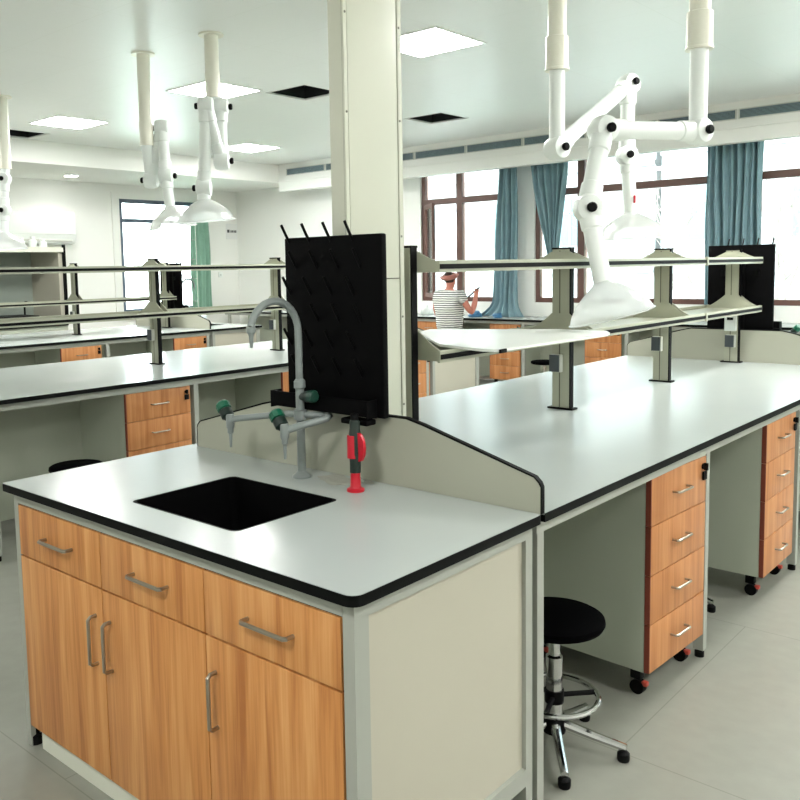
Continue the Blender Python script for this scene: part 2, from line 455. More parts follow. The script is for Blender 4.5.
def make_sink_unit(origin, rz, lab, full):
    """cabinet, worktop, basin, divider, all top-level, at origin"""
    c = thing('sink_cabinet', lab[0], 'cabinet', origin, rz)
    fy = -DEP + .025
    fr = MB()
    for sx in (-1, 1):
        a, b_ = (.693, .725) if sx > 0 else (-.725, -.70)
        fr.box(a, b_, fy, fy + .045, .0, .838); 
        a, b_ = (.685, .725) if sx > 0 else (-.725, -.685)
        fr.box(a, b_, -.045, -.012, .0, .838)
        a, b_ = (.700, .725) if sx > 0 else (-.725, -.70)
        fr.box(a, b_, fy + .045, -.045, .80, .838); fr.box(a, b_, fy + .045, -.045, .12, .168)
    fr.box(-.70, .692, fy, fy + .03, .803, .838)
    fr.build('frame', 'frame', c)
    for sx in (-1, 1):
        x = .705 * sx
        tag(B('side_panel', 'panel', c, x - .008, x + .008, fy + .046, -.046, .169, .799), 'beige grey panel')
    mb = MB()
    mb.box(-.695, -.68, fy + .03, -.05, .13, .80).box(.657, .672, fy + .03, -.05, .13, .80).box(-.679, .656, fy + .03, -.05, .13, .146)
    for x_ in (-.230, .232): mb.box(x_ - .008, x_ + .008, fy + .03, -.05, .147, .66)
    mb.build('carcass', 'carcass', c)
    B('plinth', 'plinth', c, -.66, .66, fy + .016, fy + .034, 0, .072)
    for sx in (-1, 1): MB().lathe([(.022, 0), (.022, .03), (.014, .034), (.014, .07)], (sx * .712, fy + .022, -.0), 14).build('foot', 'black_plastic', c)
    B('back_panel', 'carcass', c, -.68, .68, -.03, -.015, .12, .80)
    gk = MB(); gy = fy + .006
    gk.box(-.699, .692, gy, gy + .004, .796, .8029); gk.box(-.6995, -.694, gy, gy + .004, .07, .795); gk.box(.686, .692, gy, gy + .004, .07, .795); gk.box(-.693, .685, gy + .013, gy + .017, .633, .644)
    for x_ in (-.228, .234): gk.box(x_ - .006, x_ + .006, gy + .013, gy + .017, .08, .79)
    gk.build('gap_shade', 'black_edge', c)  # black strips behind the door and drawer gaps stand in for gap shadow
    xs = [-.697, -.228, .234, .690]
    for i in range(3):
        a, b_ = xs[i] + .002, xs[i + 1] - .002
        d = B('drawer', 'wood', c, a, b_, fy - .002, fy + .018, .641, .7985, .0015)
        m_ = (a + b_) / 2 + .008
        hm = MB(); hm.tube([(m_ - .075, fy - .001, .720), (m_ - .075, fy - .022, .720), (m_ - .068, fy - .028, .720), (m_ + .068, fy - .028, .720), (m_ + .075, fy - .022, .720), (m_ + .075, fy - .001, .720)], .0055, 10)
        hm.build('handle', 'nickel', d)
        d = B('door', 'wood', c, a, b_, fy - .002, fy + .018, .075, .636, .0015)
        hx = b_ - .035 if i == 0 else a + .035
        hm = MB(); hm.tube([(hx, fy - .001, .413), (hx, fy - .020, .413), (hx, fy - .028, .42), (hx, fy - .028, .546), (hx, fy - .020, .553), (hx, fy - .001, .553)], .0055, 10)
        hm.build('handle', 'nickel', d)
    w = thing('worktop', lab[1], 'worktop', (origin[0], origin[1], H), rz)
    mb = MB(); plate_with_hole(mb, -.7485, .7485, -DEP + .0015, .0098, SINKH, -.006, 0, .028); mb.build('surface', 'top', w)
    # black core below, slightly proud so the edge reads black
    mb = MB(); mb.band(rrect(-.75, .75, -DEP, .0102, .03, 5, .008), rrect(*SINKH, .025), 'z', -.025, -.0055); mb.build('core_edge', 'black_edge', w)
    mb = MB(); mb.band(rrect(-.75, .75, -DEP, .0102, .03, 5, .008), rrect(-.7485, .7485, -DEP + .0015, .0100, .028, 5, .007), 'z', -.006, -.0012); mb.build('edge_band', 'black_edge', w)
    s = thing('sink_basin', lab[2], 'sink', (origin[0], origin[1], H), rz)
    x0, x1, y0, y1 = SINKH
    o1, i1 = rrect(x0 + .0005, x1 - .0005, y0 + .0005, y1 - .0005, .024), rrect(x0 + .008, x1 - .008, y0 + .008, y1 - .008, .022)
    mb = MB(); mb.band(o1, i1, 'z', -.19, -.0004); mb.prism(o1, 'z', -.2, -.19); mb.build('bowl', 'basin', s)
    MB().lathe([(.03, 0), (.03, .004), (.02, .005), (0, .003)], ((x0 + x1) / 2, (y0 + y1) / 2, -.19), 20).build('drain', 'black_plastic', s)
    # divider panel
    p = thing('divider_panel', lab[3], 'divider panel', (origin[0], origin[1], H + .0004), rz)
    out = [(-.705, 0), (-.705, .072)] + [(-.655 + .05 * math.cos(a), .066 + .04 * math.sin(a)) for a in (PI * .85, PI * .7)] + [(-.33, .198), (-.27, .211), (.30, .211), (.36, .198)]
    out += [(.70 + .05 * math.cos(a), .066 + .04 * math.sin(a)) for a in (PI * .3, PI * .15)] + [(.75, .072), (.75, 0)]
    e = .0036
    inn = [(-.705 + e, 0), (-.705 + e, .071)] + [(-.655 + .045 * math.cos(a), .066 + .035 * math.sin(a)) for a in (PI * .85, PI * .7)] + [(-.33, .192), (-.27, .205), (.30, .205), (.36, .192)]
    inn += [(.70 + .045 * math.cos(a), .066 + .035 * math.sin(a)) for a in (PI * .3, PI * .15)] + [(.75 - e, .071), (.75 - e, 0)]
    MB().prism(inn, 'y', -.0072, .0072).build('panel', 'divider', p)
    MB().band(out, inn, 'y', -.0078, .0078, closed=False).build('edge_trim', 'black_edge', p)
    return c, w, s, p

def make_faucet(origin, rz, label):
    t = thing('lab_faucet', label, 'faucet', (origin[0], origin[1], H), rz)
    q = V((-.045, -.106, 0))
    MB().lathe([(.030, 0), (.030, .006), (.020, .014), (.014, .020), (.0, .021)], q, 24).build('base_flange', 'faucet', t)
    MB().cyl(q + V((0, 0, .01)), q + V((0, 0, .30)), .0135, n=18).lathe([(.0135, .28), (.018, .285), (.018, .305), (.0125, .312)], q, 18).build('riser', 'faucet', t)
    # gooseneck towards the sink
    pts = [q + V((0, 0, .305)), q + V((0, 0, .46))]
    R_ = .098
    for i in range(1, 15):
        a = PI * i / 14 * .87
        pts.append(q + V((.0, -R_ + R_ * math.cos(a), .46 + R_ * math.sin(a))))
    end = pts[-1]; pts.append(end + V((0, -.004, -.012)))
    end = pts[-1]
    MB().tube(pts, .0115, 14).build('gooseneck', 'faucet', t)
    MB().lathe([(.0135, .0), (.0135, -.016), (.009, -.022), (.007, -.03), (.0045, -.062), (.003, -.063)], end, 16).build('nozzle', 'faucet', t)
    MB().cyl(q + V((0, 0, .185)), q + V((0, 0, .215)), .021, n=18).build('manifold', 'faucet', t)
    va, vb = V((-.262, -.21, .172)), V((.008, -.225, .172))
    m1 = MB().tube([q + V((0, 0, .2)), q + V((-.04, -.012, .2)), va + V((.02, .008, .008)), va], .0105, 12)
    m1.build('side_pipe', 'faucet', t)
    mb = MB(); pp = [q + V((0, 0, .2))] + [V(x) for x in ((.0, -.090, .2), (.030, -.072, .2), (.050, -.076, .199), (.060, -.097, .197), (.052, -.125, .192))] + [vb + V((.012, .02, .006)), vb]
    mb.tube(pp, .0115, 12).build('side_pipe', 'faucet', t)
    for v, kd in ((va, V((-.6, .1, .62))), (vb, V((-.6, .1, .62)))):
        kd = kd.normalized()
        n_ = MB().lathe([(.0115, .022), (.0135, .018), (.0135, -.02), (.010, -.026), (.010, -.038), (.006, -.042), (.0042, -.085), (.003, -.086)], v, 16)
        n_.build('outlet', 'faucet', t)
        k_ = MB().lathe([(.010, .0), (.016, .014), (.021, .018), (.021, .042), (.018, .044)], v, 18, kd).build('knob_collar', 'knob_dark', t)
        kb = MB()
        prof = []
        kb.lathe([(.0165, .0435), (.0235, .046), (.0235, .066), (.019, .072), (0, .073)], v, 10, kd)
        tag(kb.build('knob', 'green_knob', t), 'green knob')
    kd = V((.95, -.10, .12)).normalized(); v = q + V((.0, 0, .255))
    MB().lathe([(.010, .0), (.014, .03), (.018, .034), (.018, .05)], v, 18, kd).build('knob_collar', 'knob_dark', t)
    tag(MB().lathe([(.0165, .0505), (.020, .053), (.020, .070), (.016, .075), (0, .076)], v, 10, kd).build('knob', 'green_dark', t), 'dark green knob')
    return t

def make_rack(origin, rz, label):
    t = thing('drying_rack', label, 'drying rack', (origin[0], origin[1], H), rz)
    x0, x1, y0, y1, z0, z1 = -.165, .245, -.042, -.018, .205, .752
    B('board', 'board_black', t, x0, x1, y0, y1, z0, z1, .006)
    for r_ in range(6):
        for k_ in range(4):
            x = x0 + .022 + .091 * k_ + (.0 if r_ % 2 == 0 else .03); z = z1 - .018 - .082 * r_
            MB().tube([(x, y0 + .004, z), (x, y0 - .014, z + .028), (x, y0 - .032, z + .058)], .0045, 8).build('peg', 'black_plastic', t)
    mb = MB()
    mb.prism([(y0 + .0, .204), (y0 - .048, .214), (y0 - .048, .262), (y0 - .042, .262), (y0 - .040, .220), (y0, .214)], 'x', x0 - .030, x1 - .03)
    mb.box(x0 - .034, x0 - .030, y0 - .048, y0, .208, .262); mb.box(x1 - .03, x1 - .026, y0 - .048, y0, .208, .262)
    mb.build('drip_trough', 'board_black', t)
    MB().box(x0 + .275, x1 - .03, y0 - .046, y0 - .002, .186, .2035, .005).cyl((.155, y0 - .024, .19), (.155, y0 - .024, .168), .010, n=14).build('drain_outlet', 'board_black', t)
    for sx in (x0 + .10, x1 - .10): B('bracket', 'black_plastic', t, sx - .012, sx + .012, y1 - .002, y1 + .018, z1 - .2, z1 - .16)
    return t

NEAR = (-.75, .739, 0)
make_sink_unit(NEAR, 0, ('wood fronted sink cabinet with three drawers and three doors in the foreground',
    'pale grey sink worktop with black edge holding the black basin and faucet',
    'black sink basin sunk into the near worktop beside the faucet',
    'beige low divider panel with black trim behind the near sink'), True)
make_faucet(NEAR, 0, 'grey gooseneck lab faucet with green knobs beside the black sink')
make_rack(NEAR, 0, 'large black peg drying rack on the cream column behind the sink')
# drain hose of the rack
bm_ = MB().tube([(-.595, .673, 1.031), (-.597, .67, 1.0), (-.603, .665, .96), (-.60, .668, .915), (-.592, .675, .885), (-.582, .685, .872)], .006, 10)
o = bm_.build('drain_hose', clear('clear hose', (240, 244, 240), .35, .1, white=(225, 230, 225))); tag(o, 'clear thin drain hose hanging under the large black drying rack', 'hose')
# plastic film scrap around the faucet foot
random.seed(3)
bmx = bmesh.new(); N = 10
vs = [[bmx.verts.new((-.80 + .17 * i / N + .02 * math.sin(j), .628 + .09 * j / N + .012 * math.sin(i * .9), H + .0012 + .004 * abs(math.sin(i * 1.7 + j * .9)) * (0 < i < N) * (0 < j < N))) for j in range(N + 1)] for i in range(N + 1)]
# (film is lifted clear of the flange)
for i in range(N):
    for j in range(N):
        bmx.faces.new((vs[i][j], vs[i + 1][j], vs[i + 1][j + 1], vs[i][j + 1]))
me = bpy.data.meshes.new('plastic_film'); 
bmesh.ops.translate(bmx, verts=bmx.verts[:], vec=(.055, .0, 0)); bmx.to_mesh(me); bmx.free()
me.materials.append(clear('clear film', (250, 250, 246), .35, .2, white=(244, 244, 236)))
o = bpy.data.objects.new('plastic_film', me); COL.objects.link(o)
sm = o.modifiers.new('thick', 'SOLIDIFY'); sm.thickness = .0006
tag(o, 'crinkled clear plastic film lying on the worktop right of the faucet foot', 'plastic film')

# red eyewash sprayer
t = thing('eyewash_sprayer', 'red and black hand eyewash sprayer standing on the sink worktop below the drying rack', 'eyewash', (-.548, .612, H))
MB().lathe([(.026, 0), (.026, .007), (.018, .011), (.0155, .016), (.0145, .055), (.0, .056)], n=24).build('socket', 'red', t)
tl = V((-.022, .03, 1)).normalized()
MB().lathe([(.013, .05), (.0165, .056), (.0165, .085), (.018, .11), (.018, .17), (.0155, .185), (.0155, .205), (.008, .215), (.008, .222), (0, .223)], (0, 0, 0), 20, tl).build('grip', 'grip', t)
MB().lathe([(.0186, .098), (.0186, .165)], (-.004, -.003, 0), 20, tl).build('sleeve', 'red', t)
MB().prism([(.010, .175), (.022, .170), (.032, .155), (.036, .130), (.033, .108), (.024, .092), (.012, .088)], 'y', -.002, .009).build('lever', 'red', t)
MB().lathe([(.007, .205), (.012, .21), (.012, .228), (.004, .23)], (0, 0, 0), 14, tl).build('nozzle', 'black_plastic', t)

# service column
t = thing('service_column', 'tall cream rectangular service column rising to the ceiling behind the drying rack', 'column', (-.75, .93, 0))
cx0, cx1, cy0, cy1 = -.03, .03, -.150, .143
B('core', 'column', t, cx0, cx1 - .002, cy0, cy1 - .02, H + .001, CE - .002, .002)
B('access_panel', 'column', t, cx1 - .0015, cx1 + .004, cy0 + .018, cy1 - .036, 1.482, CE - .004, .001)
B('access_panel', 'column', t, cx1 - .0015, cx1 + .004, cy0 + .018, cy1 - .036, H + .01, 1.478, .001)
B('corner_trim', 'column', t, cx1 - .0015, cx1 + .006, cy1 - .032, cy1 - .018, H + .002, CE - .004, .001)
B('corner_trim', 'column', t, cx1 - .0015, cx1 + .006, cy0 - .001, cy0 + .014, H + .002, CE - .004, .001)
B('seam', 'seam', t, cx1 - .003, cx1 - .001, cy0, cy1 - .02, H + .01, CE - .005)
s = MB()
for z in (1.05, 1.35, 1.62, 2.0, 2.3, 2.6):
    for y in (cy0 + .007, cy1 - .025): s.lathe([(.004, 0), (.004, .002), (.002, .003)], (cx1 + .0055, y, z), 10, (1, 0, 0))
s.build('screws', 'seam', t)
B('back_trim', 'column', t, cx0, cx1 - .004, cy1 - .018, cy1, H + .001, CE - .004)

# ------------------------------------------------------------------ island benches
def make_island(cx, y0, y1, legs, lt, lf, spine=.56):
    w = thing('worktop', lt, 'worktop', (cx, y0, H))
    L_ = y1 - y0
    B('surface', 'top', w, -.7485, .7485, .0, L_, -.006, 0)
    B('core_edge', 'black_edge', w, -.75, .75, 0, L_, -.025, -.0055)
    MB().box(.7486, .75, 0, L_, -.006, -.0012).box(-.75, -.7486, 0, L_, -.006, -.0012).build('edge_band', 'black_edge', w)
    f = thing('bench_frame', lf, 'bench frame', (cx, y0, 0))
    r_ = MB()
    for s in (-1, 1):
        a, b_ = sorted((s * .692, s * .722)); r_.box(a, b_, .005, L_ - .005, .80, .838)
    r_.box(-.69, .69, .01, .04, .80, .838); r_.box(-.69, .69, L_ - .04, L_ - .01, .80, .838)
    r_.build('top_rail', 'frame', f)
    for y in legs:
        for s in (-1, 1):
            a, b_ = sorted((s * .682, s * .722))
            lg = B('leg', 'frame', f, a, b_, y - y0 - .017, y - y0 + .017, .03, .80)
            MB().lathe([(.018, 0), (.018, .02), (.01, .024), (.01, .031)], ((a + b_) / 2, y - y0, 0), 12).build('foot', 'black_plastic', lg)
    for s in (-1, 1):
        x = s * (.75 - spine)
        B('modesty_panel', 'carcass', f, x - .008, x + .008, .02, L_ - .02, .06, .80)
    return w, f

make_island(-.75, .7496, 4.529, (.775, 2.015, 3.235, 4.49), 'long pale worktop with black edge behind the near divider',
            'grey steel bench frame under the long worktop on the right')
make_island(-4.0, .72, 4.59, (.79, 2.115, 3.33, 4.545), 'pale worktop with black edge of the middle bench seen across the near sink',
            'grey steel bench frame of the middle bench behind the near sink')
make_island(-7.25, 1.05, 4.81, (1.12, 2.33, 3.50, 4.77), 'pale worktop of the third bench farthest to the left wall',
            'grey steel bench frame of the third bench by the left wall')

# ------------------------------------------------------------------ drawer pedestals (front faces +x at x=0)
def make_pedestal():
    t = thing('drawer_pedestal', 'mobile wood drawer pedestal on casters behind the black stool', 'drawer unit', (0, 0, 0), 0)
    w, d, zb, zt = .44, .52, .105, .797
    mb = MB()
    mb.box(-d, -.021, -w / 2, -w / 2 + .016, zb, zt); mb.box(-d, -.021, w / 2 - .016, w / 2, zb, zt)
    mb.box(-d, -.021, -w / 2 + .016, w / 2 - .016, zb, zb + .016); mb.box(-d, -d + .012, -w / 2 + .016, w / 2 - .016, zb + .016, zt)
    mb.box(-d, -.003, -w / 2, w / 2, zt - .0005, zt + .018)
    mb.build('body', 'carcass', t)
    n = 4; hh = (zt - zb) / n
    for i in range(n):
        z0 = zb + hh * i + .0015; z1 = zb + hh * (i + 1) - .0015
        dr = B('drawer', 'wood_red', t, -.0185, 0, -w / 2 + .004, w / 2 - .001, z0, z1, .001)
        B('edge_band', 'edgeband', dr, -.0195, -.0004, -w / 2, -w / 2 + .0045, z0, z1)
        zc = (z0 + z1) / 2 + .005
        MB().tube([(-.001, -.055, zc), (.018, -.055, zc), (.025, -.048, zc), (.025, .048, zc), (.018, .055, zc), (-.001, .055, zc)], .0045, 8).build('handle', 'nickel', dr)
        B('drawer_box', 'carcass', dr, -d + .03, -.019, -w / 2 + .022, w / 2 - .022, z0 + .012, z1 - .04)
    l = MB().lathe([(.011, 0), (.011, .006), (.008, .008)], (0, w / 2 - .03, zt - .035), 14, (1, 0, 0)).box(.006, .02, w / 2 - .034, w / 2 - .026, zt - .048, zt - .022).box(.004, .012, w / 2 - .045, w / 2 - .015, zt - .085, zt - .052, .003)
    l.build('lock', 'black_plastic', t)
    for x in (-.06, -d + .06):
        for y in (-w / 2 + .05, w / 2 - .05):
            cs = MB().box(x - .022, x + .022, y - .022, y + .022, zb - .008, zb - .0005).box(x - .028, x + .012, y - .016, y + .016, zb - .05, zb - .008, .005).cyl((x - .004, y - .014, .026), (x - .004, y + .014, .026), .026, n=18)
            c_ = cs.build('caster', 'black_plastic', t)
            B('brake', 'caster_red', c_, x + .012, x + .032, y - .010, y + .010, .034, .05, .003)
    return t
PED = make_pedestal()
PED.location = (-.034, 1.758, 0); PED.rotation_euler = (0, 0, math.radians(-3))
dup(PED, (-.03, 2.945, 0), 0, 'mobile wood drawer pedestal second along the right bench, cut by the photo edge')
dup(PED, (-.03, 4.16, 0), 0, 'mobile wood drawer pedestal third along the right bench, at its far end')
dup(PED, (-3.28, 1.835, 0), 0, 'wood drawer pedestal under the middle bench right of the half hidden stool').scale = (1, 1.07, 1)
dup(PED, (-3.28, 3.09, 0), 0, 'wood drawer pedestal under the middle bench, mostly hidden by the drying rack')
dup(PED, (-3.28, 4.36, 0), 0, 'wood drawer pedestal at the far end of the middle bench, right of the column')
dup(PED, (-6.53, 3.21, 0), 0, 'wood drawer pedestal under the left back bench, left of the shelf post')
dup(PED, (-6.53, 4.53, 0), 0, 'wood drawer pedestal under the left back bench near its far divider')

# ------------------------------------------------------------------ stools
def make_stool():
    t = thing('lab_stool', 'black round stool with chrome ring and foot under the right bench, nearest', 'stool', (0, 0, 0), 0, 'black round lab stools')
    MB().lathe([(0, .398), (.135, .398), (.148, .404), (.154, .415), (.152, .428), (.142, .434), (0, .436)], n=40).build('seat', 'seat', t)
    MB().lathe([(.026, .10), (.026, .30), (.018, .305), (.018, .398)], n=20).build('column', 'chrome', t)
    MB().lathe([(.07, .390), (.07, .3979), (.03, .3979)], n=24).build('seat_plate', 'black_plastic', t)
    r = .135
    MB().tube([(r * math.cos(2 * PI * i / 32), r * math.sin(2 * PI * i / 32), .172) for i in range(33)], .009, 10, caps=False).build('foot_ring', 'chrome', t)
    mb = MB().lathe([(.030, .152), (.030, .192)], n=18)
    for i in range(3):
        a = 2 * PI * i / 3 + .5
        mb.tube([(0, 0, .172), (r * math.cos(a), r * math.sin(a), .172)], .008, 8)
    mb.build('ring_hub', 'black_plastic', t)
    MB().lathe([(.035, .055), (.038, .075), (.036, .105), (.026, .11)], n=20).build('hub', 'black_plastic', t)
    for i in range(5):
        a = 2 * PI * i / 5
        u = V((math.cos(a), math.sin(a), 0))
        lg = MB().tube([u * .025 + V((0, 0, .085)), u * .12 + V((0, 0, .062)), u * .218 + V((0, 0, .042))], .012, 10, radii=[.016, .014, .012])
        lg = lg.build('leg', 'chrome', t)
        MB().lathe([(.017, 0), (.019, .006), (.019, .024), (.010, .032)], u * .21, 14).build('glide', 'black_plastic', lg)
    return t
STO = make_stool(); STO.location = (-.163, 1.095, 0); STO.rotation_euler = (0, 0, math.radians(19))
dup(STO, (-.375, 2.47, 0), 0, 'stool tucked under the right bench behind the first pedestal, only a foot showing')
dup(STO, (-3.29, 1.27, 0), .3, 'black stool under the middle bench, seat showing beyond the sink worktop')
dup(STO, (-3.74, 7.32, 0), .7, 'black stool at the window bench, seen left of a shelf post')

# ------------------------------------------------------------------ reagent shelf racks
def make_shelf(cx, posts, zl, zu, label, white_last=True, dz=0):
    y0 = posts[0]
    t = thing('reagent_shelf', label, 'shelf rack', (cx, y0, H))
    zl -= H; zu -= H
    hw = .0425
    for i, py in enumerate(posts):
        y = py - y0
        p = MB()
        p.box(-hw, hw - .002, y - .016, y + .016, .008, zu + .065)
        p = p.build('post', 'aluminium', t)
        B('groove', 'aluminium_line', p, -.008, -.003, y - .0172, y - .0155, .01, zu + .06)
        B('side_strip', 'black_plastic', p, hw - .0025, hw + .004, y - .014, y + .016, .008, zu + .066)
        B('cap', 'black_plastic', p, -hw - .002, hw + .006, y - .018, y + .018, zu + .065, zu + .073)
        B('foot_plate', 'black_plastic', p, -.063, .063, y - .026, y + .026, .0003, .009, .003)
        sm = 'socket_grey'
        if i == 3:
            B('outlet_box', 'white_plastic', p, -.035, .036, y - .045, y - .0175, .205, .31, .004)
            tag(B('outlet_face', 'black_plastic', p, -.018, .02, y - .0465, y - .0455, .275, .292), 'black outlet slots')
        zo = .10 if i == 3 else .17
        bx = B('socket_box', 'socket_light', p, -.040 + .012 * (i == 3), .012 + .02 * (i == 3), y - .040, y - .0175, zo, zo + .08, .003)
        tag(B('socket_face', sm, p, -.042 + .012 * (i == 3), .006 + .02 * (i == 3), y - .046, y - .0405, zo + .002, zo + .078, .002), 'dark grey socket face')
        for zs, top, drop in ((zu, .055, .012), (zl, .085, .012)):
            q = [(-hw - .001, top)]
            L_ = []
            for k in range(0, 8):
                u = k / 7
                L_.append((hw + .001 + (.158 - hw) * u, -.0 + top * (1 - u) ** 1.35 + .012 * u))
            poly = [(x, zs + z) for x, z in L_] + [(.158, zs - .02), (-.158, zs - .02)] + [(-x, zs + z) for x, z in reversed(L_)]
            if i > 0: MB().prism(poly, 'y', y - .0225, y - .0178).build('bracket', 'aluminium', t)
            MB().prism(poly, 'y', y + .0168, y + .0225).build('bracket', 'aluminium', t)
    ya, yb = 0, posts[-1] - y0
    for zs in (zu, zl):
        for s in (-1, 1):
            x = s * .161
            rail = MB()
            a, b_ = sorted((x - s * .004, x + s * .008))
            rail.box(a, b_, ya - .02, yb + .03, zs - .02, zs + .0205)
            rl = rail.build('rail', 'aluminium', t)
            a, b_ = sorted((x + s * .0078, x + s * .0115))
            B('black_insert', 'black_plastic', rl, a, b_, ya - .018, yb + .031, zs - .0085, zs + .008)
        for i in range(len(posts) - 1):
            a, b_ = posts[i] - y0 + .024, posts[i + 1] - y0 - .024
            B('shelf_panel', 'aluminium', t, -.155, .155, a, b_, zs - .006, zs + .002)
    for zs in (zu, zl):
        py = posts[2]
        if len(posts) > 3: B('clip', 'aluminium', t, .160, .177, py - y0 + .17, py - y0 + .19, zs - .024, zs + .024, .003)
    return t
make_shelf(-.765, [1.12, 2.25, 3.36, 4.475], 1.213, 1.517, 'two tier beige reagent shelf with four posts standing on the long right worktop')
make_shelf(-4.0, [1.07, 2.33, 3.49], 1.222, 1.540, 'two tier reagent shelf on the middle bench, behind the near sink')
make_shelf(-7.25, [2.45, 3.58, 4.74], 1.213, 1.552, 'two tier reagent shelf on the third bench by the left wall')

# white sheet lying on the lower shelf
po = [(-1.104, 1.632), (-.686, 1.221), (-.46, 1.150), (-.418, 1.154), (-.404, 1.24), (-.383, 1.90), (-.40, 1.96), (-.449, 2.033), (-.663, 2.042), (-1.159, 1.79)]
t = thing('plastic_sheet', 'white plastic sheet with cut corners and black clip lying across the lower reagent shelf', 'plastic sheet', (0, 0, 1.2345))
MB().prism(po, 'z', 0, .009).build('sheet', 'sheet', t)
d = (V((-.404, 1.24, 0)) - V((-.383, 1.9, 0))).normalized()
T = Matrix.Translation((-.405, 1.185, .0045)) @ Matrix.Rotation(math.radians(96), 4, 'Z')
MB().box(-.022, .022, -.006, .003, -.009, .004, .002, mtx=T).build('clip', 'black_plastic', t)

# ------------------------------------------------------------------ far sink ends
F1, F2, F3 = (-.75, 4.54, 0), (-4.0, 4.602, 0), (-7.25, 4.822, 0)
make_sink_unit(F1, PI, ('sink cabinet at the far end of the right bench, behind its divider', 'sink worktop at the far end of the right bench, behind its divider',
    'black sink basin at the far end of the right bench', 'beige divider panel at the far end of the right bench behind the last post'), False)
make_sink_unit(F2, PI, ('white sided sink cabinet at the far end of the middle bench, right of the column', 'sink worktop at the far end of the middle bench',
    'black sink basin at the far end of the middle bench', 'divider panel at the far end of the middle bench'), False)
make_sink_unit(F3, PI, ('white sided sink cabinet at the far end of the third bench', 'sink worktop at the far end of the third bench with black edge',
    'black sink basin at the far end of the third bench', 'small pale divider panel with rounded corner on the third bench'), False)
make_faucet(F1, PI, 'green knobbed faucet peeking out behind the far right black drying rack')
make_faucet(F3, PI, 'lab faucet beside the small black drying rack under the green curtain')
ra = make_rack((F1[0] + .04, F1[1], 0), PI, 'black drying rack at the far end of the right bench before the blue curtain')
rb = make_rack(F3, PI, 'small black drying rack at the far end of the third bench near the green curtain')
# stands carrying the far racks
for (o, lb) in ((F1, 'thin black stand carrying the far right drying rack'), (F3, 'thin black stand carrying the drying rack on the third bench')):
    t = thing('rack_stand', lb, 'stand', (o[0], o[1] - .0, H))
    for x in (-.06, .02):
        MB().box(x - .012, x + .012, .0115, .0175, .0003, .70).build('upright', 'black_plastic', t)
# bottle on third bench sink
t = thing('wash_bottle', 'white bottle with blue cap beside the small black drying rack', 'bottle', (-6.86, 4.98, H))
MB().lathe([(0, 0), (.032, .001), (.034, .02), (.034, .13), (.016, .155), (.016, .165)], n=20).build('body', 'bottle', t)
MB().lathe([(.018, .1655), (.018, .195), (0, .197)], n=16).build('cap', 'bottle_cap', t)

# ------------------------------------------------------------------ window bench
WB0, WB1 = -9.9, 3.4
w = thing('worktop', 'white worktop running along under the windows behind the person', 'worktop', (WB0, 7.75, H))
B('surface', 'top', w, 0, WB1 - WB0, .0015, .595, -.006, 0)
B('core_edge', 'black_edge', w, 0, WB1 - WB0, 0, .595, -.03, -.0055)
f = thing('bench_frame', 'grey bench frame along the window wall', 'bench frame', (0, 7.77, 0))
B('top_rail', 'frame', f, WB0, WB1, 0, .03, .80, .834)
for x in (-9.8, -8.6, -7.4, -6.64, -5.44, -4.29, -2.98, -1.8, -.6, .6, 1.8, 3.2):
    lg = B('leg', 'frame', f, x - .02, x + .02, 0, .035, .03, .80)
    MB().lathe([(.018, 0), (.018, .031)], (x, .018, 0), 10).build('foot', 'black_plastic', lg)
B('modesty_panel', 'carcass', f, WB0, WB1, .50, .515, .06, .83)
for x, lb in ((-5.72, 'wood drawer pedestal under the window bench, left of the person'), (-4.56, 'wood drawer pedestal under the window bench, right of the person'), (-3.27, 'wood drawer pedestal under the window bench right of the second shelf post'), (-1.0, 'wood drawer pedestal under the window bench hidden by the far divider')):
    dup(PED, (x, 7.79, 0), -PI / 2, lb)
# things on the window bench
def lump(name, label, cat, c, rx, ry, rz_, m, amp=.18, seed=1):
    rnd = random.Random(seed); b_ = bmesh.new()
    bmesh.ops.create_icosphere(b_, subdivisions=4, radius=1)
    ph = [(V((rnd.uniform(-1, 1), rnd.uniform(-1, 1), rnd.uniform(-1, 1))) * 5, rnd.uniform(0, 6)) for _ in range(8)]
    for v in b_.verts:
        d_ = 1 + amp * sum(math.sin(v.co.dot(k_) + p_) for k_, p_ in ph) / 4
        v.co = V((v.co.x * rx * d_, v.co.y * ry * d_, max(-.55, v.co.z * d_) * rz_))
    zm = min(v.co.z for v in b_.verts)
    me = bpy.data.meshes.new(name); b_.to_mesh(me); b_.free(); me.materials.append(M[m])
    me.polygons.foreach_set('use_smooth', [True] * len(me.polygons))
    o = bpy.data.objects.new(name, me); COL.objects.link(o); o.location = (c[0], c[1], c[2] - zm + .0006)
    return tag(o, label, cat)
lump('plastic_bag', 'crumpled white bag on the window bench left of the person', 'bag', (-5.98, 8.1, H), .10, .10, .09, 'white_plastic', .22, 2)
lump('plastic_bag', 'blue bag beside the pooled curtain on the window bench', 'bag', (-5.1, 7.93, H), .09, .06, .05, 'blue_cloth', .3, 5)
lump('plastic_bag', 'small blue bag at the right of the pooled curtain foot', 'bag', (-4.72, 7.88, H), .06, .05, .04, 'blue_cloth', .3, 8)

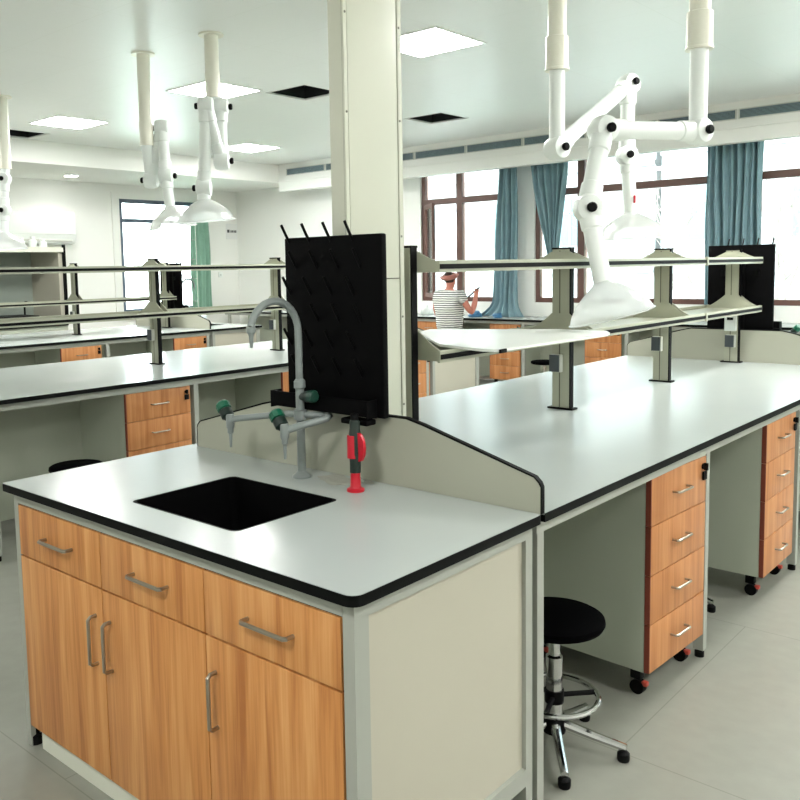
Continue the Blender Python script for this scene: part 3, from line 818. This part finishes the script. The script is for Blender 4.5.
# ------------------------------------------------------------------ curtains
def curtain(name, label, m, xt, xb, y, zt, zb, folds=9, amp=.045, power=1.0, along='x', pool=None, seed=0):
    rnd = random.Random(seed); nu, nv = folds * 10, 36
    b_ = bmesh.new(); rows = []
    ph = [rnd.uniform(-.6, .6) for _ in range(folds + 2)]
    for j in range(nv + 1):
        v = j / nv; z = zt + (zb - zt) * v; w_ = v ** power
        a = xt[0] + (xb[0] - xt[0]) * w_; c = xt[1] + (xb[1] - xt[1]) * w_
        narrow = (c - a) / (xt[1] - xt[0]); row = []
        for i in range(nu + 1):
            u = i / nu; k = u * folds
            wv = math.sin(2 * PI * k + ph[int(k)] * .5 + .8 * math.sin(v * 3 + k)) * amp * (.65 + .35 * math.sin(k * 2.3 + seed)) * (.5 + .5 * min(1, narrow + .3))
            wv += .010 * math.sin(7 * v + 5 * u)
            s_ = a + (c - a) * (u + .012 * math.sin(9 * v + k))
            yy = y + wv
            if pool and v > .9:
                q = (v - .9) / .1
                s_ += (u - .5) * pool * q * q; yy -= .10 * q * q
            row.append(b_.verts.new((s_, yy, z) if along == 'x' else (yy, s_, z)))
        rows.append(row)
    for p_, q_ in zip(rows, rows[1:]):
        for i in range(nu): b_.faces.new((p_[i], p_[i + 1], q_[i + 1], q_[i]))
    me = bpy.data.meshes.new(name); b_.to_mesh(me); b_.free(); me.materials.append(M[m])
    me.polygons.foreach_set('use_smooth', [True] * len(me.polygons))
    o = bpy.data.objects.new(name, me); COL.objects.link(o)
    sd = o.modifiers.new('thick', 'SOLIDIFY'); sd.thickness = .002
    return tag(o, label, 'curtain')
curtain('window_curtain', 'straight blue grey curtain beside the open window, its foot pooled on the bench', 'curtain', (-4.87, -4.60), (-5.00, -4.62), 8.17, 2.98, H + .004, 5, .055, 1, pool=.30, seed=1)
curtain('window_curtain', 'blue grey curtain gathered to a point beside the white pier', 'curtain', (-4.50, -3.90), (-4.19, -4.05), 8.17, 2.98, 1.60, 6, .06, 1.1, seed=2)
curtain('window_curtain', 'wide straight blue grey curtain behind the far right drying rack', 'curtain', (-2.29, -1.72), (-2.29, -1.72), 8.17, 2.98, H + .12, 8, .06, 1, seed=3)
curtain('window_curtain', 'green curtain at the right side of the left wall window', 'curtain_green', (7.26, 7.66), (7.26, 7.66), XL + .11, 2.55, .85, 5, .035, 1, along='y', seed=4)

# ------------------------------------------------------------------ suspended extraction arms
def arm(label, mount, zc, joints, hood_c, hood_ax, hr, rt=.040, sleeve=.058, knob_off=None, redtap=None):
    """mount (x,y); zc sleeve bottom; joints list of 3-D points, first is the elbow below the mount; then hood"""
    t = thing('extraction_arm', label, 'extraction arm', (mount[0], mount[1], CE), 0, 'white suspended extraction arms')
    o = V((mount[0], mount[1], CE))
    J = [V(j) - o for j in joints]
    MB().lathe([(.085, -.012), (.085, -.0005)], n=28).build('ceiling_flange', 'cream_arm', t)
    s = zc - CE
    MB().lathe([(.047, -.0125), (.047, s + .17), (sleeve, s + .165), (sleeve, s + .012), (sleeve + .004, s + .01), (sleeve + .004, s), (rt + .002, s)], n=28).build('mounting_column', 'cream_arm', t)
    MB().tube([V((0, 0, s + .001)), J[0] + V((0, 0, .02))], rt, 20).build('tube', 'white_arm', t)
    hc = V(hood_c) - o
    P = J + [hc]
    side = V((.664, -.741, 0))
    for i in range(len(P) - 1):
        a, c = P[i], P[i + 1]; d_ = (c - a).normalized()
        rr = rt * (1.0 if i < len(P) - 2 else .95)
        e = c - d_ * (.0 if i < len(P) - 2 else .0)
        MB().tube([a, a + d_ * .11, a + d_ * .115, e - d_ * .115, e - d_ * .11, e] if i < len(P) - 2 and (c - a).length > .26 else [a, a + d_ * .09, a + d_ * .095, e], rr, 20,
                  radii=[rr * 1.22, rr * 1.15, rr, rr, rr * 1.15, rr * 1.22] if i < len(P) - 2 and (c - a).length > .26 else [rr * 1.22, rr * 1.15, rr, rr]).build('tube', 'white_arm', t)
    for i, j in enumerate(J):
        sd = side if knob_off is None else V(knob_off[i])
        sd = sd.normalized()
        b = MB().lathe([(.034, -.052), (.053, -.045), (.061, -.02), (.061, .02), (.053, .045), (.034, .052)], j, 24, sd)
        jt = b.build('joint', 'white_arm', t)
        k_ = MB().lathe([(.012, .051), (.019, .056), (.021, .060), (.021, .072), (.016, .077), (0, .078)], j, 12, sd)
        tag(k_.build('knob', 'black_plastic', jt), 'black knob')
    # hood: dome opening along hood_ax
    ax = V(hood_ax).normalized()
    if hr:
        prof = [(rt * .95, -.012), (rt * 1.1, 0), (.10 * hr / .2, .03), (.15 * hr / .2, .065), (.185 * hr / .2, .105), (hr, .135), (hr * 1.02, .140)]
        inner = [(max(.012, r_ - .004), h_ + .004) for r_, h_ in reversed(prof[:-1])]
        b_ = MB(); b_.lathe(prof, hc, 40, ax)
        # drop the closing caps so the dome is an open bowl
        caps = [f_ for f_ in b_.bm.faces if len(f_.verts) > 4]
        bmesh.ops.delete(b_.bm, geom=caps, context='FACES')
        h = b_.build('hood', 'hood', t)
        MB().tube([hc + ax * .14 * 1 + (x_ * math.cos(2 * PI * k / 40) + y_ * math.sin(2 * PI * k / 40)) * hr * 1.02 for x_, y_ in [((ax.cross(V((1, 0, 0)))).normalized(), ax.cross((ax.cross(V((1, 0, 0)))).normalized()))] for k in range(41)], .004, 8, caps=False).build('hood_rim', 'hood', t)
    if redtap:
        p = V(redtap) - o
        MB().box(p.x - .006, p.x + .006, p.y - .006, p.y + .006, p.z - .022, p.z + .022, .003).build('damper_tab', 'red', t)
    return t
kx = V((.664, -.741, 0)); ky = V((.741, .664, .0))
arm('white extraction arm at the left of the pair, bent up to a raised joint', (-1.11, 2.82), 2.50,
    [(-1.11, 2.82, 2.112), (-1.072, 3.571, 2.53), (-1.065, 3.55, 2.13)], (-1.06, 3.60, 1.80), (0.02, .06, -1), .20, redtap=(-1.02, 3.56, 1.88), knob_off=[(.95, -.3, 0), (.9, -.35, .15), kx])
arm('white extraction arm at the right of the pair, reaching down over the reagent shelf', (-.39, 2.82), 2.475,
    [(-.39, 2.82, 2.112), (-.618, 2.331, 2.095), (-.593, 2.147, 1.749)], (-.505, 2.115, 1.432), (.22, .12, -1), .172, knob_off=[(.95, -.3, 0), (.85, -.5, 0), kx])
arm('folded white extraction arm over the middle bench before the square light', (-3.555, 2.56), 2.68,
    [(-3.52, 2.595, 2.62), (-3.462, 2.541, 2.25), (-3.536, 2.481, 2.615), (-3.519, 2.426, 2.069)], (-3.519, 2.42, 1.99), (.02, .08, -1), .19, sleeve=.050,
    knob_off=[ky, ky, -ky, -ky])
arm('folded white extraction arm left of the other one, over the middle bench', (-4.302, 2.53), 2.44,
    [(-4.282, 2.54, 2.19), (-4.241, 2.626, 2.571), (-4.159, 2.586, 2.213)], (-4.13, 2.59, 1.98), (.05, .1, -1), .17, sleeve=.050,
    knob_off=[-ky, -ky, ky])
arm('white extraction arm cut by the left photo edge over the third bench', (-6.44, 2.50), 2.46,
    [(-6.42, 2.47, 2.37), (-6.405, 2.444, 2.09)], (-6.40, 2.43, 1.89), (.0, .0, -1), .19, sleeve=.050)

# ------------------------------------------------------------------ fume hood and air conditioner at the left wall
t = thing('fume_hood', 'grey lined fume hood cabinet against the left wall beyond the third bench', 'fume hood', (-9.4, 3.9, 0))
y0, y1 = -.85, .80
B('base_cabinet', 'carcass', t, -.76, -.02, y0, y1, .08, .83)
B('plinth', 'black_plastic', t, -.72, -.08, y0 + .02, y1 - .02, 0, .08)
B('work_surface', 'black_edge', t, -.78, 0, y0, y1, .8305, .90)
B('back_liner', 'hood_grey', t, -.78, -.76, y0, y1, .9005, 1.88)
for y in (y0, y1 - .09): B('side_wall', 'panel', t, -.76, -.02, y, y + .09, .9005, 1.84)
for y in (y0 - .0, y1 - .035): B('front_post', 'black_plastic', t, -.0195, .012, y, y + .035, .9005, 1.90)
B('sash_bar', 'plinth', t, -.0195, .02, y0 + .036, y1 - .036, 1.80, 1.86)
B('top_panel', 'plinth', t, -.76, -.02, y0, y1, 1.841, 1.87)
B('tray', 'black_plastic', t, -.6, -.1, y0 + .2, y1 - .35, .9008, .98, .01)
t2 = MB().tube([(-.5, .45, .9005), (-.5, .45, 1.12), (-.47, .45, 1.15), (-.43, .45, 1.15), (-.41, .45, 1.12)], .012, 10).build('gas_tap', 'black_plastic', t)
for k, (yy, hh) in enumerate(((.30, .10), (.46, .12), (.60, .09))):
    tb = thing('storage_jar', ['small white jar on top of the fume hood, leftmost', 'taller white jar in the middle on the fume hood', 'small white jar on the fume hood near its post'][k], 'jar', (-9.6, 3.9 + yy, 1.871))
    MB().lathe([(0, 0), (.05, .001), (.052, hh * .7), (.03, hh * .85), (.03, hh)], n=18).build('body', 'white_plastic', tb)
    MB().lathe([(.034, hh + .0003), (.034, hh + .02), (0, hh + .022)], n=16).build('lid', 'white_plastic', tb)
t = thing('air_conditioner', 'white wall air conditioner above the fume hood on the left wall', 'air conditioner', (XL, 4.70, 1.92))
MB().prism([(.001, .05), (.001, .46), (.20, .46), (.24, .43), (.25, .12), (.20, .02), (.10, .0)], 'y', -.52, .50).build('body', 'white_plastic', t)
bmv = t.children[0]
MB().box(.247, .262, -.50, .48, .14, .42, .006).build('front_cover', 'white_plastic', t)
MB().box(.20, .235, -.46, .44, .045, .075, .004, mtx=None).build('louvre_flap', 'socket_light', t)
# sign plate on the left wall
t = thing('wall_sign', 'small white sign plate with dark lettering on the wall right of the green curtain', 'sign', (XL, 8.22, 2.16))
B('plate', 'sign', t, .001, .008, -.12, .12, -.12, .14, .002)
s = MB(); s.box(.0082, .0092, -.10, -.05, -.01, .04)
for k in range(4): s.box(.0082, .0092, -.03 + .034 * k, -.005 + .034 * k, -.008, .03)
s.build('lettering', 'ink', t)
t = thing('wall_socket', 'small white socket on the far part of the left wall', 'socket', (XL, 7.95, 1.45))
B('plate', 'white_plastic', t, .001, .010, -.043, .043, -.043, .043, .003)
B('slots', 'ink', t, .0102, .0106, -.008, .008, -.012, .002)
# chrome rack in front of the left window
t = thing('wire_stand', 'thin chrome wire stand before the left wall window', 'stand', (-9.75, 7.0, 0))
for yy in (-.12, .12):
    MB().tube([(0, yy, 0), (0, yy, 2.35)], .008, 8).build('upright', 'chrome', t)
s = MB()
for z in (.15, .6, 1.05, 1.4, 1.7, 2.0, 2.3): s.tube([(0, -.12, z), (0, .12, z)], .006, 8)
s.build('rungs', 'chrome', t)
MB().box(-.15, .15, -.16, .16, .0005, .012, .003).build('base', 'chrome', t)

# ------------------------------------------------------------------ person at the window bench
def skin(name, verts, edges, root, m, parent=None, sub=2):
    me = bpy.data.meshes.new(name); me.from_pydata([v[0] for v in verts], edges, [])
    o = bpy.data.objects.new(name, me); COL.objects.link(o)
    o.modifiers.new('skin', 'SKIN').use_smooth_shade = True
    for i, v in enumerate(verts):
        r_ = v[1]; me.skin_vertices[0].data[i].radius = r_ if isinstance(r_, tuple) else (r_, r_)
    me.skin_vertices[0].data[root].use_root = True
    sb = o.modifiers.new('sub', 'SUBSURF'); sb.levels = sub; sb.render_levels = sub
    dg = bpy.context.evaluated_depsgraph_get(); dg.update()
    em = bpy.data.meshes.new_from_object(o.evaluated_get(dg)); em.name = name
    bpy.data.objects.remove(o); em.materials.clear(); em.materials.append(M[m])
    em.polygons.foreach_set('use_smooth', [True] * len(em.polygons))
    n = bpy.data.objects.new(name, em); COL.objects.link(n)
    if parent: n.parent = parent
    return n
PX, PY = -5.02, 7.28
t = thing('person', 'person in striped white shirt and hat, back turned, raising a stick at the window', 'person', (PX, PY, 0), 0)
# local: faces +y, right hand +x
bv = [((0, 0, .74), (.125, .085)), ((0, .0, .86), (.115, .08)), ((0, .005, 1.0), (.125, .085)), ((0, .0, 1.14), (.13, .085)), ((0, -.005, 1.215), (.06, .05)), ((0, .01, 1.255), .042), ((0, .025, 1.30), (.058, .066)), ((0, .03, 1.36), (.062, .072)), ((0, .025, 1.405), (.04, .045)),
      ((.165, .0, 1.185), .05), ((.235, .03, 1.03), .041), ((.265, .09, .945), .036), ((.285, .12, 1.06), .036), ((.300, .13, 1.165), .026), ((.305, .135, 1.195), (.028, .018)),
      ((-.165, .0, 1.185), .05), ((-.215, .0, 1.02), .040), ((-.215, .05, .90), .034), ((-.17, .20, .905), .03), ((-.13, .30, .90), .022), ((-.12, .33, .90), (.028, .016)),
      ((.08, .0, .68), .082), ((.085, .03, .40), .055), ((.09, .0, .08), .036), ((.09, .10, .035), (.038, .026)),
      ((-.08, .0, .68), .082), ((-.085, .03, .40), .055), ((-.09, .0, .08), .036), ((-.09, .10, .035), (.038, .026))]
be = [(0, 1), (1, 2), (2, 3), (3, 4), (4, 5), (5, 6), (6, 7), (7, 8), (3, 9), (9, 10), (10, 11), (11, 12), (12, 13), (13, 14), (3, 15), (15, 16), (16, 17), (17, 18), (18, 19), (19, 20), (0, 21), (21, 22), (22, 23), (23, 24), (0, 25), (25, 26), (26, 27), (27, 28)]
# fingers (right hand up gripping the stick, left hand resting on the bench)
def fingers(base_i, dirs, n0):
    for d1, d2 in dirs:
        p = V(bv[base_i][0]); a = p + V(d1); c = a + V(d2)
        i = len(bv); bv.append((tuple(a), .0085)); bv.append((tuple(c), .007)); be.append((base_i, i)); be.append((i, i + 1))
fingers(14, [((-.022, .012, .03), (-.006, -.016, .018)), ((-.008, .016, .036), (-.004, -.018, .016)), ((.008, .016, .035), (-.004, -.018, .014)), ((.022, .012, .028), (-.006, -.016, .012)), ((-.03, -.012, .004), (-.006, -.014, .016))], 0)
fingers(20, [((-.024, .035, -.004), (-.002, .024, -.012)), ((-.008, .042, -.004), (0, .026, -.012)), ((.009, .04, -.004), (0, .026, -.012)), ((.024, .032, -.004), (.002, .022, -.012)), ((.034, .004, -.002), (.010, .022, -.01))], 0)
body = skin('body', bv, be, 0, 'skin', t)
# face: nose, ears
MB().ball((0, .098, 1.335), .012, .8, 1, 1.3, 10).build('nose', 'skin', body)
for s in (-1, 1):
    MB().ball((s * .064, .02, 1.335), .018, .45, .8, 1.3, 10).build('ear', 'skin', body)
    MB().ball((s * .024, .091, 1.358), .008, 1, .6, .8, 8).build('eye', 'ink', body)
MB().box(-.018, .018, .088, .096, 1.302, 1.308, .002).build('mouth', 'hat', body)
MB().ball((0, .012, 1.36), .072, .95, 1.0, .8, 16).build('hair', 'hat_dark', t)
sv = [((0, 0, .70), (.175, .175)), ((0, 0, .84), (.178, .178)), ((0, .0, 1.0), (.180, .18)), ((0, -.0, 1.12), (.168, .168)), ((0, -.005, 1.205), (.09, .085)), ((0, 0, 1.235), (.062, .06)),
      ((.165, 0, 1.165), .078), ((.228, .025, 1.06), .066), ((-.165, 0, 1.165), .078), ((-.215, .0, 1.05), .064)]
SQ = 1; shirt = skin('shirt', sv, [(0, 1), (1, 2), (2, 3), (3, 4), (4, 5), (3, 6), (6, 7), (3, 8), (8, 9)], 0, 'shirt', t)
tv = [((0, .0, .76), (.138, .10)), ((.082, 0, .66), .094), ((.087, .03, .40), .068), ((.091, .0, .07), .055), ((-.082, 0, .66), .094), ((-.087, .03, .40), .068), ((-.091, .0, .07), .055)]
skin('trousers', tv, [(0, 1), (1, 2), (2, 3), (0, 4), (4, 5), (5, 6)], 0, 'trousers', t)
for s in (-1, 1): MB().ball((s * .09, .045, .035), .06, .75, 1.75, .58, 14).build('shoe', 'black_plastic', t)
hat = MB().lathe([(.098, 0), (.115, .02), (.118, .026), (.105, .022), (.082, .012), (.08, .05), (.0, .055)], (0, .012, 1.372), 26, (.0, -.30, 1)).build('hat_brim', 'hat', t)
tag(MB().ball((0, -.012, 1.412), .055, 1, 1, .8, 16).build('hat_crown', 'hat_dark', t), 'dark brown crown')
hs = MB().tube([(PX + .16, PY + .17, 1.14), (PX + .315, PY + .135, 1.235), (PX + .350, PY + .127, 1.257)], .010, 8).build('stick', 'stick')
tag(hs, 'thin dark stick held up in the raised hand of the person', 'stick')

# ------------------------------------------------------------------ outside
struct('ground_outside', MB().box(-60, 50, YB + .25, 70, -4.2, -4.0).box(-60, XL - .25, -40, YB + .25, -4.2, -4.0), 'ground')
def facade(x0, x1, y0, y1, z1, label):
    t = thing('building', label, 'building', ((x0 + x1) / 2, y0, -4))
    w = (x1 - x0) / 2
    B('walls', 'facade', t, -w, w, 0, y1 - y0, 0, z1 + 4)
    B('cornice', 'facade', t, -w - .2, w + .2, -.25, -.001, z1 + 3.4, z1 + 3.7)
    n = int(2 * w / 2.6)
    for fl in range(4):
        B('ledge', 'facade', t, -w, w, -.12, -.001, 2.0 + fl * 3.2, 2.15 + fl * 3.2)
        for i in range(n):
            x = -w + 1.3 + i * 2.6
            wn = MB().box(x - .55, x + .55, -.03, -.001, 2.9 + fl * 3.2, 4.4 + fl * 3.2).build('window', 'facade_win', t)
            MB().box(x - .03, x + .03, -.05, -.031, 2.9 + fl * 3.2, 4.4 + fl * 3.2).box(x - .55, x + .55, -.05, -.031, 3.9 + fl * 3.2, 3.96 + fl * 3.2).build('window_bar', 'facade', wn)
    return t
facade(-24, -9.5, 24, 32, 9, 'pale building outside, seen through the open left window')
facade(-8.5, 10, 22, 30, 8, 'pale building outside behind the bare tree')
def bare_tree(x, y, label, seed):
    rnd = random.Random(seed); mb = MB()
    def grow(p, d, L_, r_, lv):
        q = p + d * L_
        m_ = p + d * L_ * .5 + V((rnd.uniform(-1, 1), rnd.uniform(-1, 1), 0)) * L_ * .05
        mb.tube([p, m_, q], r_, 6, radii=[r_, r_ * .85, r_ * .68])
        if lv == 0: return
        for k_ in range(3 if lv > 1 else 4):
            dd = (d + V((rnd.uniform(-.8, .8), rnd.uniform(-.8, .8), rnd.uniform(-.1, .7)))).normalized()
            grow(p + d * L_ * rnd.uniform(.6, 1), dd, L_ * rnd.uniform(.6, .8), r_ * .6, lv - 1)
    grow(V((0, 0, 0)), V((0, 0, 1)), 3.4, .062, 4)
    o = mb.build('bare_tree', 'bark'); o.location = (x, y, -4)
    return tag(o, label, 'tree')
bare_tree(-4.2, 15.5, 'bare branched tree outside the middle window', 4)
bare_tree(-2.0, 16.5, 'bare branched tree outside, right of the other tree', 9)
lump('leafy_tree', 'leafy green tree outside the left wall window', 'tree', (-18, 8.5, -4), 2.6, 2.6, 4.2, 'leaf', .5, 4)
lump('leafy_bush', 'green bushy crown outside at the right window', 'tree', (1.6, 18, -4), 2.0, 2.0, 3.4, 'leaf', .5, 6)

# ------------------------------------------------------------------ world, camera, colour
w = bpy.data.worlds.new('World'); SC.world = w; w.use_nodes = True
nt = w.node_tree; bg = nt.nodes['Background']; bg.inputs[0].default_value = lin((236, 246, 250)); bg.inputs[1].default_value = 8.5

cam = bpy.data.cameras.new('Camera'); co = bpy.data.objects.new('Camera', cam); COL.objects.link(co)
Rv, Uv, Dv = V((0.74576141, 0.66593115, -0.01938104)), V((-0.04921804, 0.08408339, 0.99524247)), V((-0.66439258, 0.74125953, -0.09548197))
co.matrix_world = Matrix(((Rv.x, Uv.x, -Dv.x, 1.11298546), (Rv.y, Uv.y, -Dv.y, -1.21036558), (Rv.z, Uv.z, -Dv.z, 1.51701192), (0, 0, 0, 1)))
cam.sensor_fit = 'HORIZONTAL'; cam.sensor_width = 36; cam.lens = 855.455 / 800 * 36
cam.shift_x = 40 / 800; cam.shift_y = -50 / 800
cam.clip_start = .05; cam.clip_end = 200
SC.camera = co
SC.view_settings.view_transform = 'Standard'; SC.view_settings.look = 'None'
SC.view_settings.gamma = 1; SC.view_settings.use_curve_mapping = False
SC.view_settings.exposure = 1.0
